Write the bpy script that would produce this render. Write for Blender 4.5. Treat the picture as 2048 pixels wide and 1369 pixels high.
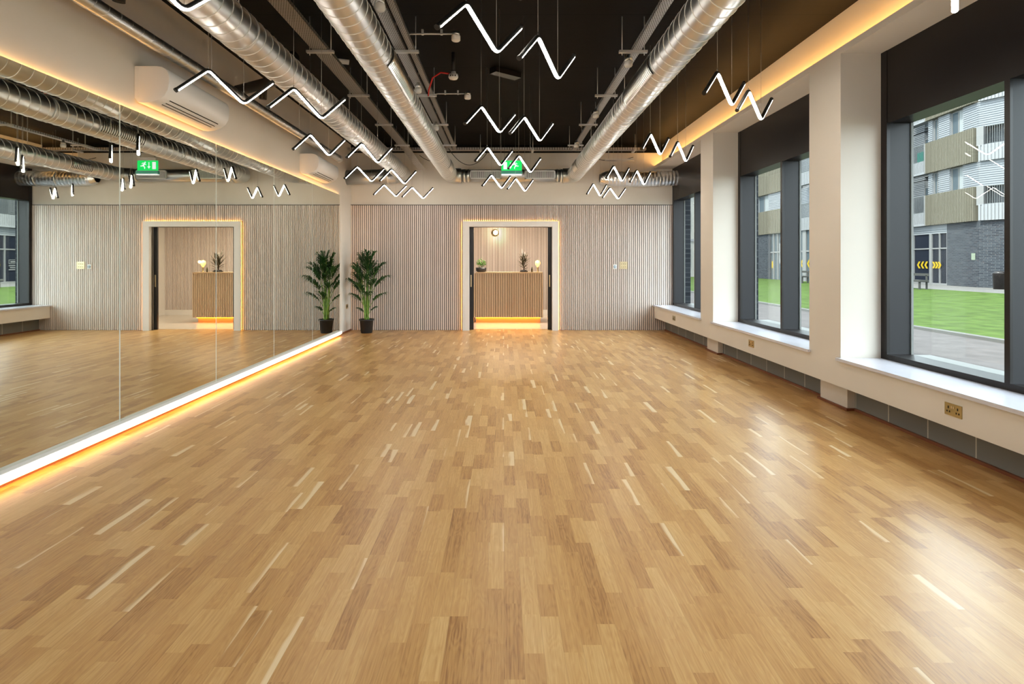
import bpy, math, random
from mathutils import Vector, Matrix
for o in list(bpy.data.objects): bpy.data.objects.remove(o)
S = bpy.context.scene
COL = S.collection
R = math.radians
PI = math.pi
# ------------------------------------------------------------------ camera
H = 1.42
cam = bpy.data.objects.new('camera', bpy.data.cameras.new('camera')); COL.objects.link(cam)
cam.location = (0, 0, H)
cam.rotation_euler = (R(90), 0, 0)
cam.data.sensor_width = 36; cam.data.lens = 1110/2048*36
cam.data.shift_x = 16/2048; cam.data.shift_y = -(684.5-524.5)/2048
cam.data.clip_start = .05; cam.data.clip_end = 500
S.camera = cam
# ------------------------------------------------------------------ sky, sun, exposure
w = bpy.data.worlds.new('sky'); S.world = w; w.use_nodes = True
nt = w.node_tree; bg = nt.nodes['Background']
sky = nt.nodes.new('ShaderNodeTexSky'); sky.sky_type = 'HOSEK_WILKIE'; sky.turbidity = 6; sky.ground_albedo = .4
sky.sun_direction = Vector((-.45, -.35, .8)).normalized()
mixw = nt.nodes.new('ShaderNodeMix'); mixw.data_type = 'RGBA'; mixw.inputs[0].default_value = .75
mixw.inputs[7].default_value = (.86, .93, 1, 1)
nt.links.new(sky.outputs[0], mixw.inputs[6]); nt.links.new(mixw.outputs[2], bg.inputs[0])
bg.inputs[1].default_value = 6.2
sun = bpy.data.objects.new('sun', bpy.data.lights.new('sun', 'SUN')); COL.objects.link(sun)
sun.data.energy = 7.0; sun.data.angle = R(4); sun.data.color = (1, .95, .88)
sun.rotation_euler = Vector((.55, .25, -.75)).to_track_quat('-Z', 'Y').to_euler()
S.view_settings.view_transform = 'Standard'; S.view_settings.look = 'None'
S.view_settings.exposure = 1.0; S.view_settings.gamma = 1; S.view_settings.use_curve_mapping = False
LED_W = 32.0        # zigzag lamps
WARM = (1, .50, .13)
WIN = [(-.6, 2.02), (2.54, 5.16), (5.69, 8.31), (8.83, 11.55)]
for a, b in WIN:                                            # sky portals in the four window openings
    L = bpy.data.lights.new('window_portal', 'AREA'); L.shape = 'RECTANGLE'; L.size = 2.2; L.size_y = b-a-.1
    L.cycles.is_portal = True
    p = bpy.data.objects.new('window_portal', L); COL.objects.link(p)
    p.location = (3.95, (a+b)/2, 1.65); p.rotation_euler = (0, R(90), 0)
def lamp(name, kind, loc, energy, color, size=.1, rot=(0, 0, 0), size_y=None):
    L = bpy.data.lights.new(name, kind); L.energy = energy; L.color = color
    if kind == 'AREA':
        L.size = size
        if size_y: L.shape = 'RECTANGLE'; L.size_y = size_y
    else: L.shadow_soft_size = size
    o = bpy.data.objects.new(name, L); COL.objects.link(o); o.location = loc; o.rotation_euler = rot; return o
# unseen overhead fill, added to brighten the reception beyond the doorway
lamp('reception_fill_light', 'AREA', (.2, 12.9, 2.72), 58, (1, .84, .66), 1.6, (0, 0, 0), .5)

# ------------------------------------------------------------------ materials
M = {}
def mat(name, col, rough=.6, metal=0, emit=None, estr=0, spec=None, noise=None, bump=None):
    m = bpy.data.materials.new(name); m.use_nodes = True; M[name] = m
    b = m.node_tree.nodes['Principled BSDF']; N = m.node_tree.nodes; Lk = m.node_tree.links
    b.inputs['Base Color'].default_value = (*col, 1); b.inputs['Roughness'].default_value = rough
    b.inputs['Metallic'].default_value = metal
    if spec is not None: b.inputs['Specular IOR Level'].default_value = spec
    if emit: b.inputs['Emission Color'].default_value = (*emit, 1); b.inputs['Emission Strength'].default_value = estr
    if noise or bump:
        tc = N.new('ShaderNodeTexCoord')
    if noise:
        sc, amt = noise[:2]; mp = N.new('ShaderNodeMapping'); Lk.new(tc.outputs['Object'], mp.inputs[0])
        if len(noise) > 2: mp.inputs['Scale'].default_value = noise[2]
        n = N.new('ShaderNodeTexNoise'); n.inputs['Scale'].default_value = sc; n.inputs['Detail'].default_value = 5
        Lk.new(mp.outputs[0], n.inputs['Vector'])
        r = N.new('ShaderNodeValToRGB'); r.color_ramp.elements[0].position = .3; r.color_ramp.elements[1].position = .7
        r.color_ramp.elements[0].color = (*[c*(1-amt) for c in col], 1); r.color_ramp.elements[1].color = (*[min(1, c*(1+amt)) for c in col], 1)
        Lk.new(n.outputs['Fac'], r.inputs[0]); Lk.new(r.outputs[0], b.inputs['Base Color'])
    if bump:
        sc, st = bump[:2]; mp = N.new('ShaderNodeMapping'); Lk.new(tc.outputs['Object'], mp.inputs[0])
        if len(bump) > 2: mp.inputs['Scale'].default_value = bump[2]
        n = N.new('ShaderNodeTexNoise'); n.inputs['Scale'].default_value = sc; n.inputs['Detail'].default_value = 4
        Lk.new(mp.outputs[0], n.inputs['Vector'])
        bp = N.new('ShaderNodeBump'); bp.inputs['Strength'].default_value = st; bp.inputs['Distance'].default_value = .02
        Lk.new(n.outputs['Fac'], bp.inputs['Height']); Lk.new(bp.outputs[0], b.inputs['Normal'])
    return m
def nd(m, t, **kw):
    n = m.node_tree.nodes.new(t)
    for k, v in kw.items(): setattr(n, k, v)
    return n
def mth(m, op, a, b=None, c=None):
    n = nd(m, 'ShaderNodeMath', operation=op)
    for i, v in enumerate((a, b, c)):
        if v is None: continue
        if isinstance(v, (int, float)): n.inputs[i].default_value = v
        else: m.node_tree.links.new(v, n.inputs[i])
    return n.outputs[0]
def wn(m, x, y=0., z=0.):
    c = nd(m, 'ShaderNodeCombineXYZ')
    for i, v in enumerate((x, y, z)):
        if isinstance(v, (int, float)): c.inputs[i].default_value = v
        else: m.node_tree.links.new(v, c.inputs[i])
    n = nd(m, 'ShaderNodeTexWhiteNoise', noise_dimensions='3D'); m.node_tree.links.new(c.outputs[0], n.inputs['Vector'])
    return n.outputs['Value'], c.outputs[0]

mat('plaster', (.71, .665, .60), .85, noise=(1.3, .03))
mat('white_paint', (.78, .75, .72), .5)
mat('sill', (.62, .62, .69), .18, noise=(6, .02))
mat('ceiling_black', (.007, .006, .0055), .75, spec=.12)
mat('pipe_black', (.010, .009, .008), .5)
mat('felt', (.003, .0025, .0025), .95, spec=.02)
mat('frame_dark', (.011, .0085, .0085), .36, spec=.3)
mat('frame_lining', (.022, .021, .024), .45, spec=.25)
mat('door_black', (.013, .015, .020), .35)
mat('steel', (.56, .575, .585), .35, 1, noise=(1.6, .10, (1, .25, 1)))
mat('steel_seam', (.92, .92, .90), .5, .15)
mat('steel_bright', (.78, .80, .80), .28, 1)
mat('galv', (.68, .68, .67), .45, .6)
mat('foil', (.80, .81, .83), .3, 1, bump=(6, .55, (1, 1.6, 1.6)))
mat('black_plastic', (.012, .013, .016), .4)
mat('white_plastic', (.78, .77, .76), .35)
mat('brass', (.44, .37, .20), .35, 1, noise=(8, .12))
mat('brass_pale', (.72, .60, .38), .4, .7)
mat('dark_hole', (.01, .008, .006), .8)
mat('chrome', (.7, .7, .68), .2, 1)
mat('mirror', (.80, .83, .77), .012, 1, bump=(1.2, .0045))
mat('mirror_edge', (.75, .80, .74), .3)
mat('red_cable', (.55, .01, .01), .4)
mat('black_cable', (.01, .01, .01), .5)
mat('cable_wire', (.45, .43, .40), .35, .8)
mat('led', (1, 1, 1), .5, emit=(1, .92, .81), estr=LED_W)
mat('led_warm_cove', (1, .6, .2), .5, emit=(1, .52, .14), estr=13)
mat('led_warm_mirror', (1, .6, .2), .5, emit=(1, .52, .15), estr=7)
mat('led_warm_door', (1, .6, .2), .5, emit=(1, .45, .08), estr=12)
mat('led_warm_desk', (1, .5, .1), .5, emit=(1, .26, .006), estr=20)
mat('led_channel', (1, .95, .9), .5, emit=(1, .90, .82), estr=.6)
mat('globe', (1, .9, .7), .4, emit=(1, .70, .34), estr=7)
mat('filament', (1, .7, .3), .3, emit=(1, .45, .09), estr=1.4)
mat('exit_green', (.0, .42, .08), .4, emit=(.0, .62, .10), estr=.55)
mat('exit_white', (.85, .88, .95), .4, emit=(.8, .9, 1), estr=.3)
mat('exit_housing', (.55, .5, .48), .5)
mat('exit_lens', (.10, .38, .30), .2)
mat('pot', (.012, .014, .017), .45)
mat('soil', (.05, .03, .02), .9)
mat('palm_leaf', (.022, .075, .018), .45, noise=(9, .4))
mat('palm_stem', (.16, .30, .05), .5, noise=(12, .35))
mat('leaf_bright', (.10, .30, .04), .5, noise=(20, .4))
mat('leaf_dark', (.055, .05, .03), .45, noise=(20, .5))
mat('bead', (.20, .062, .025), .45)
mat('desk_top', (.50, .36, .22), .5)
mat('recep_floor', (.60, .54, .47), .25)
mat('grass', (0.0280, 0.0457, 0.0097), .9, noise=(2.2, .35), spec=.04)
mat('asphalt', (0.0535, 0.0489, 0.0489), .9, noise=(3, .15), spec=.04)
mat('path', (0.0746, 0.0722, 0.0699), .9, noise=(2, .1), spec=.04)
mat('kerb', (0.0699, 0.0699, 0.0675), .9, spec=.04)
mat('ext_pale', (0.1056, 0.1244, 0.0934), .5, spec=.04)  # head lining: green reflected from the lawn is mixed into the colour
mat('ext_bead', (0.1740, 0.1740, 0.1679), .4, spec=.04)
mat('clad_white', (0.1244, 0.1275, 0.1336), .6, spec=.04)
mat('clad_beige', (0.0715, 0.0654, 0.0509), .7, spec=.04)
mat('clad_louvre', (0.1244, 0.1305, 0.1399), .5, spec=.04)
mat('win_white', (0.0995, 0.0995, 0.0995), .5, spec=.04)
mat('win_glass', (0.0316, 0.0421, 0.0500), .08, 0, spec=.25)
mat('win_glass_dark', (0.0054, 0.0069, 0.0115), .08, spec=.25)
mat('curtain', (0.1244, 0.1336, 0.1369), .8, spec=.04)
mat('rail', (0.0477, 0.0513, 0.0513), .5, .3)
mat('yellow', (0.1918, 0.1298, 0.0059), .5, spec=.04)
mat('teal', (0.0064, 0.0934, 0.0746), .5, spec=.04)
mat('bench', (.03, .03, .028), .8, spec=.04)
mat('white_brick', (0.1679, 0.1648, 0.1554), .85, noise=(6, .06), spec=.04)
mat('roof_grey', (.10, .10, .11), .7)
mat('blue_dial', (.25, .42, .55), .4)

# slat timber (light oak laminate), each slat varies slightly
def slat_mat(name, c0, c1, pitch=.0415):
    m = mat(name, c0, .55); b = m.node_tree.nodes['Principled BSDF']; L = m.node_tree.links
    g = nd(m, 'ShaderNodeNewGeometry'); sp = nd(m, 'ShaderNodeSeparateXYZ'); L.new(g.outputs['Position'], sp.inputs[0])
    v, _ = wn(m, mth(m, 'FLOOR', mth(m, 'DIVIDE', sp.outputs[0], pitch)))
    mp = nd(m, 'ShaderNodeMapping'); mp.inputs['Scale'].default_value = (60, 60, 3); L.new(g.outputs['Position'], mp.inputs[0])
    n = nd(m, 'ShaderNodeTexNoise'); n.inputs['Scale'].default_value = 1; L.new(mp.outputs[0], n.inputs['Vector'])
    f = mth(m, 'ADD', mth(m, 'MULTIPLY', v, .6), mth(m, 'MULTIPLY', n.outputs['Fac'], .4))
    r = nd(m, 'ShaderNodeValToRGB'); r.color_ramp.elements[0].color = (*c0, 1); r.color_ramp.elements[1].color = (*c1, 1)
    r.color_ramp.elements[0].position = .15; r.color_ramp.elements[1].position = .85
    L.new(f, r.inputs[0]); L.new(r.outputs[0], b.inputs['Base Color'])
slat_mat('slat', (.60, .51, .455), (.74, .66, .61))
slat_mat('slat_desk', (.54, .40, .27), (.66, .51, .36))

# oak strip parquet
def parquet():
    m = mat('parquet', (.5, .3, .15), .3, spec=.55); b = m.node_tree.nodes['Principled BSDF']; L = m.node_tree.links
    g = nd(m, 'ShaderNodeNewGeometry'); sp = nd(m, 'ShaderNodeSeparateXYZ'); L.new(g.outputs['Position'], sp.inputs[0])
    W_, LEN = .0725, .66
    cx = mth(m, 'DIVIDE', sp.outputs[0], W_); c = mth(m, 'FLOOR', cx); fx = mth(m, 'FRACT', cx)
    r1, _ = wn(m, c, 3.3)
    v = mth(m, 'ADD', mth(m, 'DIVIDE', sp.outputs[1], LEN), mth(m, 'MULTIPLY', r1, 9.7))
    row = mth(m, 'FLOOR', v); fy = mth(m, 'FRACT', v)
    r2, _ = wn(m, c, row, 7.7)
    cut = mth(m, 'ADD', mth(m, 'MULTIPLY', r2, .34), .33)
    half = mth(m, 'GREATER_THAN', fy, cut)
    hv, vec = wn(m, c, row, half)
    h2, _ = wn(m, mth(m, 'ADD', c, 31.7), row, half)
    h3, _ = wn(m, c, mth(m, 'ADD', row, 91.3), half)
    # grain
    cmb = nd(m, 'ShaderNodeCombineXYZ')
    L.new(mth(m, 'ADD', mth(m, 'MULTIPLY', sp.outputs[0], 120), mth(m, 'MULTIPLY', hv, 50)), cmb.inputs[0])
    L.new(mth(m, 'ADD', mth(m, 'MULTIPLY', sp.outputs[1], 4), mth(m, 'MULTIPLY', h2, 50)), cmb.inputs[1])
    n = nd(m, 'ShaderNodeTexNoise'); n.inputs['Scale'].default_value = 1; n.inputs['Detail'].default_value = 6; n.inputs['Distortion'].default_value = .6
    L.new(cmb.outputs[0], n.inputs['Vector'])
    cmb2 = nd(m, 'ShaderNodeCombineXYZ')
    L.new(mth(m, 'ADD', mth(m, 'MULTIPLY', sp.outputs[0], 14), mth(m, 'MULTIPLY', h3, 50)), cmb2.inputs[0])
    L.new(mth(m, 'ADD', mth(m, 'MULTIPLY', sp.outputs[1], 2.2), mth(m, 'MULTIPLY', hv, 50)), cmb2.inputs[1])
    n2 = nd(m, 'ShaderNodeTexNoise'); n2.inputs['Scale'].default_value = 1; n2.inputs['Detail'].default_value = 2
    L.new(cmb2.outputs[0], n2.inputs['Vector'])
    ring = mth(m, 'FRACT', mth(m, 'MULTIPLY', n2.outputs['Fac'], 14))
    ring = mth(m, 'MULTIPLY', mth(m, 'ABSOLUTE', mth(m, 'SUBTRACT', ring, .5)), 2)
    f = mth(m, 'ADD', mth(m, 'ADD', mth(m, 'MULTIPLY', hv, .50), .06), mth(m, 'ADD', mth(m, 'MULTIPLY', mth(m, 'SUBTRACT', n.outputs['Fac'], .5), .85), .21))
    f = mth(m, 'ADD', f, mth(m, 'MULTIPLY', mth(m, 'SUBTRACT', ring, .5), .13))
    r = nd(m, 'ShaderNodeValToRGB'); e = r.color_ramp.elements
    e[0].position = .10; e[0].color = (.29, .128, .036, 1); e[1].position = .95; e[1].color = (.66, .43, .178, 1)
    x = e.new(.36); x.color = (.47, .25, .082, 1); x = e.new(.62); x.color = (.555, .32, .113, 1)
    L.new(f, r.inputs[0])
    # sapwood streak along one side of a few blocks
    pick = mth(m, 'GREATER_THAN', h2, .90)
    edge = mth(m, 'ADD', -.15, mth(m, 'ADD', mth(m, 'MULTIPLY', h3, .55), mth(m, 'MULTIPLY', n2.outputs['Fac'], 1.1)))
    st = nd(m, 'ShaderNodeMath', operation='MULTIPLY', use_clamp=True); L.new(mth(m, 'SUBTRACT', fx, edge), st.inputs[0]); st.inputs[1].default_value = 5; st = mth(m, 'MULTIPLY', pick, st.outputs[0])
    mx = nd(m, 'ShaderNodeMix', data_type='RGBA'); L.new(mth(m, 'MULTIPLY', st, .8), mx.inputs[0])
    L.new(r.outputs[0], mx.inputs[6]); mx.inputs[7].default_value = (.80, .64, .40, 1)
    # dark joints, very thin
    jx = mth(m, 'LESS_THAN', mth(m, 'MINIMUM', fx, mth(m, 'SUBTRACT', 1, fx)), .008)
    mx2 = nd(m, 'ShaderNodeMix', data_type='RGBA'); L.new(mth(m, 'MULTIPLY', jx, .35), mx2.inputs[0])
    L.new(mx.outputs[2], mx2.inputs[6]); mx2.inputs[7].default_value = (.16, .08, .03, 1)
    L.new(mx2.outputs[2], b.inputs['Base Color'])
    L.new(mth(m, 'ADD', .27, mth(m, 'MULTIPLY', n.outputs['Fac'], .10)), b.inputs['Roughness'])
    bp = nd(m, 'ShaderNodeBump'); bp.inputs['Strength'].default_value = .06; bp.inputs['Distance'].default_value = .002
    L.new(n.outputs['Fac'], bp.inputs['Height']); L.new(bp.outputs[0], b.inputs['Normal'])
parquet()

# concrete blocks with pale mortar; brick; black ceiling slab joints; perforated tray; corrugated and louvred cladding
def brickish(name, axis, c1, c2, mort, bw, bh, ms, off=.5, rough=.85, u0=0, v0=0):
    m = mat(name, c1, rough, spec=.04 if name == 'brick_grey' else None); b = m.node_tree.nodes['Principled BSDF']; L = m.node_tree.links
    g = nd(m, 'ShaderNodeNewGeometry'); sp = nd(m, 'ShaderNodeSeparateXYZ'); L.new(g.outputs['Position'], sp.inputs[0])
    cmb = nd(m, 'ShaderNodeCombineXYZ'); L.new(mth(m, 'ADD', sp.outputs[axis], u0), cmb.inputs[0]); L.new(mth(m, 'ADD', sp.outputs[2], v0), cmb.inputs[1])
    t = nd(m, 'ShaderNodeTexBrick'); t.offset = off
    t.inputs['Color1'].default_value = (*c1, 1); t.inputs['Color2'].default_value = (*c2, 1); t.inputs['Mortar'].default_value = (*mort, 1)
    t.inputs['Scale'].default_value = 1; t.inputs['Mortar Size'].default_value = ms; t.inputs['Brick Width'].default_value = bw; t.inputs['Row Height'].default_value = bh
    L.new(cmb.outputs[0], t.inputs['Vector']); L.new(t.outputs[0], b.inputs['Base Color'])
brickish('blockwork', 1, (.17, .17, .16), (.20, .20, .185), (.50, .48, .40), .45, .52, .006, 0, u0=.10, v0=.2)
brickish('brick_grey', 1, (.013, .0145, .0185), (.025, .028, .033), (.044, .047, .051), .33, .10, .012)

def ceil_mat():
    m = M['ceiling_black']; b = m.node_tree.nodes['Principled BSDF']; L = m.node_tree.links
    g = nd(m, 'ShaderNodeNewGeometry'); sp = nd(m, 'ShaderNodeSeparateXYZ'); L.new(g.outputs['Position'], sp.inputs[0])
    f = mth(m, 'FRACT', mth(m, 'DIVIDE', mth(m, 'ADD', sp.outputs[1], .5), 1.49))
    j = mth(m, 'LESS_THAN', f, .012)
    n = nd(m, 'ShaderNodeTexNoise'); n.inputs['Scale'].default_value = 1.6; n.inputs['Detail'].default_value = 6; L.new(g.outputs['Position'], n.inputs['Vector'])
    r = nd(m, 'ShaderNodeValToRGB'); r.color_ramp.elements[0].color = (.0035, .003, .0028, 1); r.color_ramp.elements[1].color = (.008, .0068, .006, 1)
    L.new(n.outputs['Fac'], r.inputs[0])
    mx = nd(m, 'ShaderNodeMix', data_type='RGBA'); L.new(j, mx.inputs[0]); L.new(r.outputs[0], mx.inputs[6]); mx.inputs[7].default_value = (.002, .002, .002, 1)
    L.new(mx.outputs[2], b.inputs['Base Color'])
    bp = nd(m, 'ShaderNodeBump'); bp.inputs['Strength'].default_value = .4; bp.inputs['Distance'].default_value = .02
    L.new(n.outputs['Fac'], bp.inputs['Height']); L.new(bp.outputs[0], b.inputs['Normal'])
ceil_mat()
def perf_mat(name, col, along):
    m = mat(name, col, .4, .8); b = m.node_tree.nodes['Principled BSDF']; L = m.node_tree.links
    g = nd(m, 'ShaderNodeNewGeometry'); sp = nd(m, 'ShaderNodeSeparateXYZ'); L.new(g.outputs['Position'], sp.inputs[0])
    a = mth(m, 'DIVIDE', sp.outputs[along], .024); row = mth(m, 'FLOOR', a)
    c = mth(m, 'ADD', mth(m, 'DIVIDE', sp.outputs[1-along], .021), mth(m, 'MULTIPLY', mth(m, 'MODULO', row, 2), .5))
    fa = mth(m, 'ABSOLUTE', mth(m, 'SUBTRACT', mth(m, 'FRACT', a), .5)); fc = mth(m, 'ABSOLUTE', mth(m, 'SUBTRACT', mth(m, 'FRACT', c), .5))
    hole = mth(m, 'MULTIPLY', mth(m, 'LESS_THAN', fa, .22), mth(m, 'LESS_THAN', fc, .24))
    mx = nd(m, 'ShaderNodeMix', data_type='RGBA'); L.new(hole, mx.inputs[0]); mx.inputs[6].default_value = (*col, 1); mx.inputs[7].default_value = (.006, .005, .005, 1)
    L.new(mx.outputs[2], b.inputs['Base Color'])
    L.new(mth(m, 'MULTIPLY', mth(m, 'SUBTRACT', 1, hole), .8), b.inputs['Metallic'])
perf_mat('tray', (.52, .50, .48), 1); perf_mat('tray_x', (.52, .50, .48), 0)
perf_mat('tray_white', (.88, .88, .90), 1)

def glass_mat():
    m = bpy.data.materials.new('window_glass'); m.use_nodes = True; M['glass'] = m; nt = m.node_tree; nt.nodes.clear()
    o = nd(m, 'ShaderNodeOutputMaterial'); mx = nd(m, 'ShaderNodeMixShader'); t = nd(m, 'ShaderNodeBsdfTransparent'); g = nd(m, 'ShaderNodeBsdfGlossy')
    t.inputs[0].default_value = (.93, .97, .95, 1); g.inputs['Roughness'].default_value = .0
    lw = nd(m, 'ShaderNodeLayerWeight'); lw.inputs[0].default_value = .5
    f5 = mth(m, 'POWER', lw.outputs['Facing'], 5)
    nt.links.new(mth(m, 'ADD', .022, mth(m, 'MULTIPLY', f5, .9)), mx.inputs[0]); nt.links.new(t.outputs[0], mx.inputs[1]); nt.links.new(g.outputs[0], mx.inputs[2]); nt.links.new(mx.outputs[0], o.inputs[0])
glass_mat()

# ------------------------------------------------------------------ mesh helpers
class MB:
    def __init__(s): s.v = []; s.f = []; s.sm = []
    def quad(s, pts, smooth=False):
        i = len(s.v); s.v += [tuple(p) for p in pts]; s.f.append(tuple(range(i, i+len(pts)))); s.sm.append(smooth); return s
    def box(s, x0, x1, y0, y1, z0, z1):
        i = len(s.v)
        s.v += [(x0, y0, z0), (x1, y0, z0), (x1, y1, z0), (x0, y1, z0), (x0, y0, z1), (x1, y0, z1), (x1, y1, z1), (x0, y1, z1)]
        for f in ((0, 3, 2, 1), (4, 5, 6, 7), (0, 1, 5, 4), (1, 2, 6, 5), (2, 3, 7, 6), (3, 0, 4, 7)):
            s.f.append(tuple(i+k for k in f)); s.sm.append(False)
        return s
    def obox(s, c, ax, ay, az):                 # oriented box: centre and half-axis vectors
        c, ax, ay, az = map(Vector, (c, ax, ay, az)); i = len(s.v)
        for sz in (-1, 1):
            for sx, sy in ((-1, -1), (1, -1), (1, 1), (-1, 1)): s.v.append(tuple(c+ax*sx+ay*sy+az*sz))
        for f in ((0, 3, 2, 1), (4, 5, 6, 7), (0, 1, 5, 4), (1, 2, 6, 5), (2, 3, 7, 6), (3, 0, 4, 7)):
            s.f.append(tuple(i+k for k in f)); s.sm.append(False)
        return s
    def sweep(s, path, prof, up=(0, 0, 1), closed=True, caps=True, smooth=True, radii=None):
        # prof: list of (side, up) offsets; frame carried along the path
        path = [Vector(p) for p in path]; n = len(path); m = len(prof); base = len(s.v); upv = Vector(up)
        prev = None
        for k, p in enumerate(path):
            t = (path[min(k+1, n-1)]-path[max(k-1, 0)]).normalized()
            if prev is None:
                side = t.cross(upv)
                if side.length < 1e-4: side = t.cross(Vector((1, 0, 0)))
                side.normalize()
            else:
                side = (prev - t*prev.dot(t)).normalized()
            prev = side; u2 = side.cross(t)
            sc = radii[k] if radii else 1
            # widen in tight corners so that the tube keeps its thickness
            for a, b in prof: s.v.append(tuple(p+side*a*sc+u2*b*sc))
        for k in range(n-1):
            for j in range(m if closed else m-1):
                j2 = (j+1) % m
                s.f.append((base+k*m+j, base+k*m+j2, base+(k+1)*m+j2, base+(k+1)*m+j)); s.sm.append(smooth)
        if caps and closed:
            s.f.append(tuple(base+j for j in reversed(range(m)))); s.sm.append(False)
            s.f.append(tuple(base+(n-1)*m+j for j in range(m))); s.sm.append(False)
        return s
    def tube(s, path, r, seg=8, radii=None, caps=True):
        return s.sweep(path, [(r*math.cos(2*PI*j/seg), r*math.sin(2*PI*j/seg)) for j in range(seg)], radii=radii, caps=caps)
    def lathe(s, c, prof, seg=24, axis='z', smooth=True):
        base = len(s.v); n = len(prof)
        for j in range(seg):
            a = 2*PI*j/seg
            for r, h in prof:
                x, y = r*math.cos(a), r*math.sin(a)
                if axis == 'z': q = (c[0]+x, c[1]+y, c[2]+h)
                elif axis == 'y': q = (c[0]+x, c[1]+h, c[2]+y)
                else: q = (c[0]+h, c[1]+x, c[2]+y)
                s.v.append(q)
        for j in range(seg):
            for k in range(n-1):
                a, b = base+j*n+k, base+((j+1) % seg)*n+k
                s.f.append((a, b, b+1, a+1)); s.sm.append(smooth)
        return s
    def build(s, name, m, parent=None, **kw):
        off = Vector(parent.location) if parent is not None and not kw.get('local') else Vector((0, 0, 0))
        if parent is not None and parent.parent is not None and not kw.get('local'): off = off + Vector(parent.parent.location)
        me = bpy.data.meshes.new(name); me.from_pydata([tuple(Vector(p)-off) for p in s.v], [], s.f)
        me.polygons.foreach_set('use_smooth', s.sm); me.materials.append(M[m]); me.update()
        o = bpy.data.objects.new(name, me); COL.objects.link(o)
        if parent is not None: o.parent = parent
        for k, v in kw.items():
            if k in ('label', 'category', 'group', 'kind'): o[k] = v
        return o
def thing(name, label, cat, loc=(0, 0, 0), group=None, kind=None):
    o = bpy.data.objects.new(name, None); COL.objects.link(o); o.location = loc; o.empty_display_size = .1
    o['label'] = label; o['category'] = cat
    if group: o['group'] = group
    if kind: o['kind'] = kind
    return o
def struct(name, mb, m, label=None, cat=None, parent=None):
    o = mb.build(name, m, parent)
    if parent is None: o['kind'] = 'structure'
    if label: o['label'] = label
    if cat: o['category'] = cat
    return o
def copy_tree(o, parent=None):
    c = o.copy(); COL.objects.link(c); c.parent = parent
    for ch in list(o.children): copy_tree(ch, c)
    return c

# ------------------------------------------------------------------ room shell
Y0, YB, ZC = -2.6, 11.55, 3.86
struct('floor', MB().box(-3.19, 3.36, Y0, 11.76, -.05, 0), 'parquet', 'glossy oak strip parquet floor of the studio', 'floor')
struct('ceiling', MB().box(-3.4, 3.9, Y0, 11.80, ZC, ZC+.2), 'ceiling_black', 'black painted concrete ceiling slab', 'ceiling')
struct('wall_left', MB().box(-3.4, -3.19, Y0, 11.76, -.05, ZC), 'plaster', 'pale plaster wall behind and above the mirrors', 'wall')
struct('wall_front', MB().box(-3.4, 3.9, Y0-.15, Y0, -.05, ZC), 'plaster', 'pale plaster wall closing the studio behind the camera', 'wall')
DX0, DX1, DZ = -.722, 1.000, 2.154           # clear door opening
b = MB(); b.box(-3.19, DX0, 11.585, 11.76, 0, 3.70).box(DX1, 3.76, 11.585, 11.76, 0, 3.70).box(DX0, DX1, 11.585, 11.76, DZ, 3.70)
struct('wall_back', b, 'plaster', 'pale plaster wall at the far end above the slats', 'wall')
struct('trim_1', MB().box(-3.19, 3.30, 11.56, 11.78, 3.70, ZC), 'ceiling_black', 'black band between far wall and ceiling', 'trim')
# slat cladding: black felt and vertical slats
OX0, OX1, OZ = -.858, 1.128, 2.268           # outer edge of the white door surround
ST = 2.604
b = MB(); b.box(-3.19, OX0+.02, 11.572, 11.585, 0, ST).box(OX1-.02, 3.504, 11.572, 11.585, 0, ST).box(OX0+.02, OX1-.02, 11.572, 11.585, OZ-.02, ST)
felt = struct('trim_2', b, 'felt', 'black felt backed panelling of upright pale oak slats', 'wall panelling')
b = MB(); x = -3.186
while x < 3.50:
    z0 = 0 if (x+.03 < OX0 or x > OX1) else OZ
    b.box(x, min(x+.0275, 3.504), 11.548, 11.572, z0+.004, ST); x += .0415
struct('slats', b, 'slat', parent=felt)
struct('capping', MB().box(-3.19, 3.504, 11.546, 11.585, ST, ST+.012), 'frame_dark', parent=felt)

# right wall: piers, beam fascia, dado, upper wall with lamp trough
XD, XW, XG = 3.13, 3.504, 3.72
b = MB()
for y0, y1 in ((Y0, -.6), (2.02, 2.54), (5.16, 5.69), (8.31, 8.83)): b.box(XD, 3.74, y0, y1, .50, 3.36)
b.box(XD, 3.76, Y0, 11.585, 3.36, 3.375)                                  # soffit
b.box(XD, XD+.022, Y0, 11.585, 3.375, 3.422)                              # fascia upstand
b.box(3.300, 3.9, Y0, 11.585, 3.375, ZC)                                  # upper wall
b.box(XD, 3.76, Y0, 11.548, .257, .500)                                   # dado
struct('wall_right', b, 'plaster', 'pale plaster window wall with piers and boxed dado', 'wall')
b = MB().box(3.36, 3.76, Y0, 11.548, -.05, .257)
struct('trim_3', b, 'blockwork', 'grey concrete blockwork plinth below the boxed dado', 'blockwork')
b = MB()
for y0, y1 in ((2.12, 2.57), (5.31, 5.76), (8.52, 8.97)): b.box(3.285, 3.36, y0, y1, 0, .257)
struct('trim_4', b, 'plaster', 'pale column feet below the window piers', 'column')
b = MB(); ys = [Y0, 2.12, 2.57, 5.31, 5.76, 8.52, 8.97, 11.548]
for k in range(0, 8, 2): b.box(3.338, 3.360, ys[k], ys[k+1], 0, .022)
for k in range(1, 7, 2):
    b.box(3.263, 3.285, ys[k]-.022, ys[k+1]+.022, 0, .022).box(3.285, 3.36, ys[k]-.022, ys[k], 0, .022).box(3.285, 3.36, ys[k+1], ys[k+1]+.022, 0, .022)
struct('baseboard_right', b, 'bead', 'reddish hardwood bead along the blockwork', 'baseboard')
b = MB(); b.box(3.20, 3.27, Y0, 11.5, 3.376, 3.384)
o = b.build('led_strip', 'led_warm_cove', label='amber lamp strip hidden in the trough above the windows', category='led strip')
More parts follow.
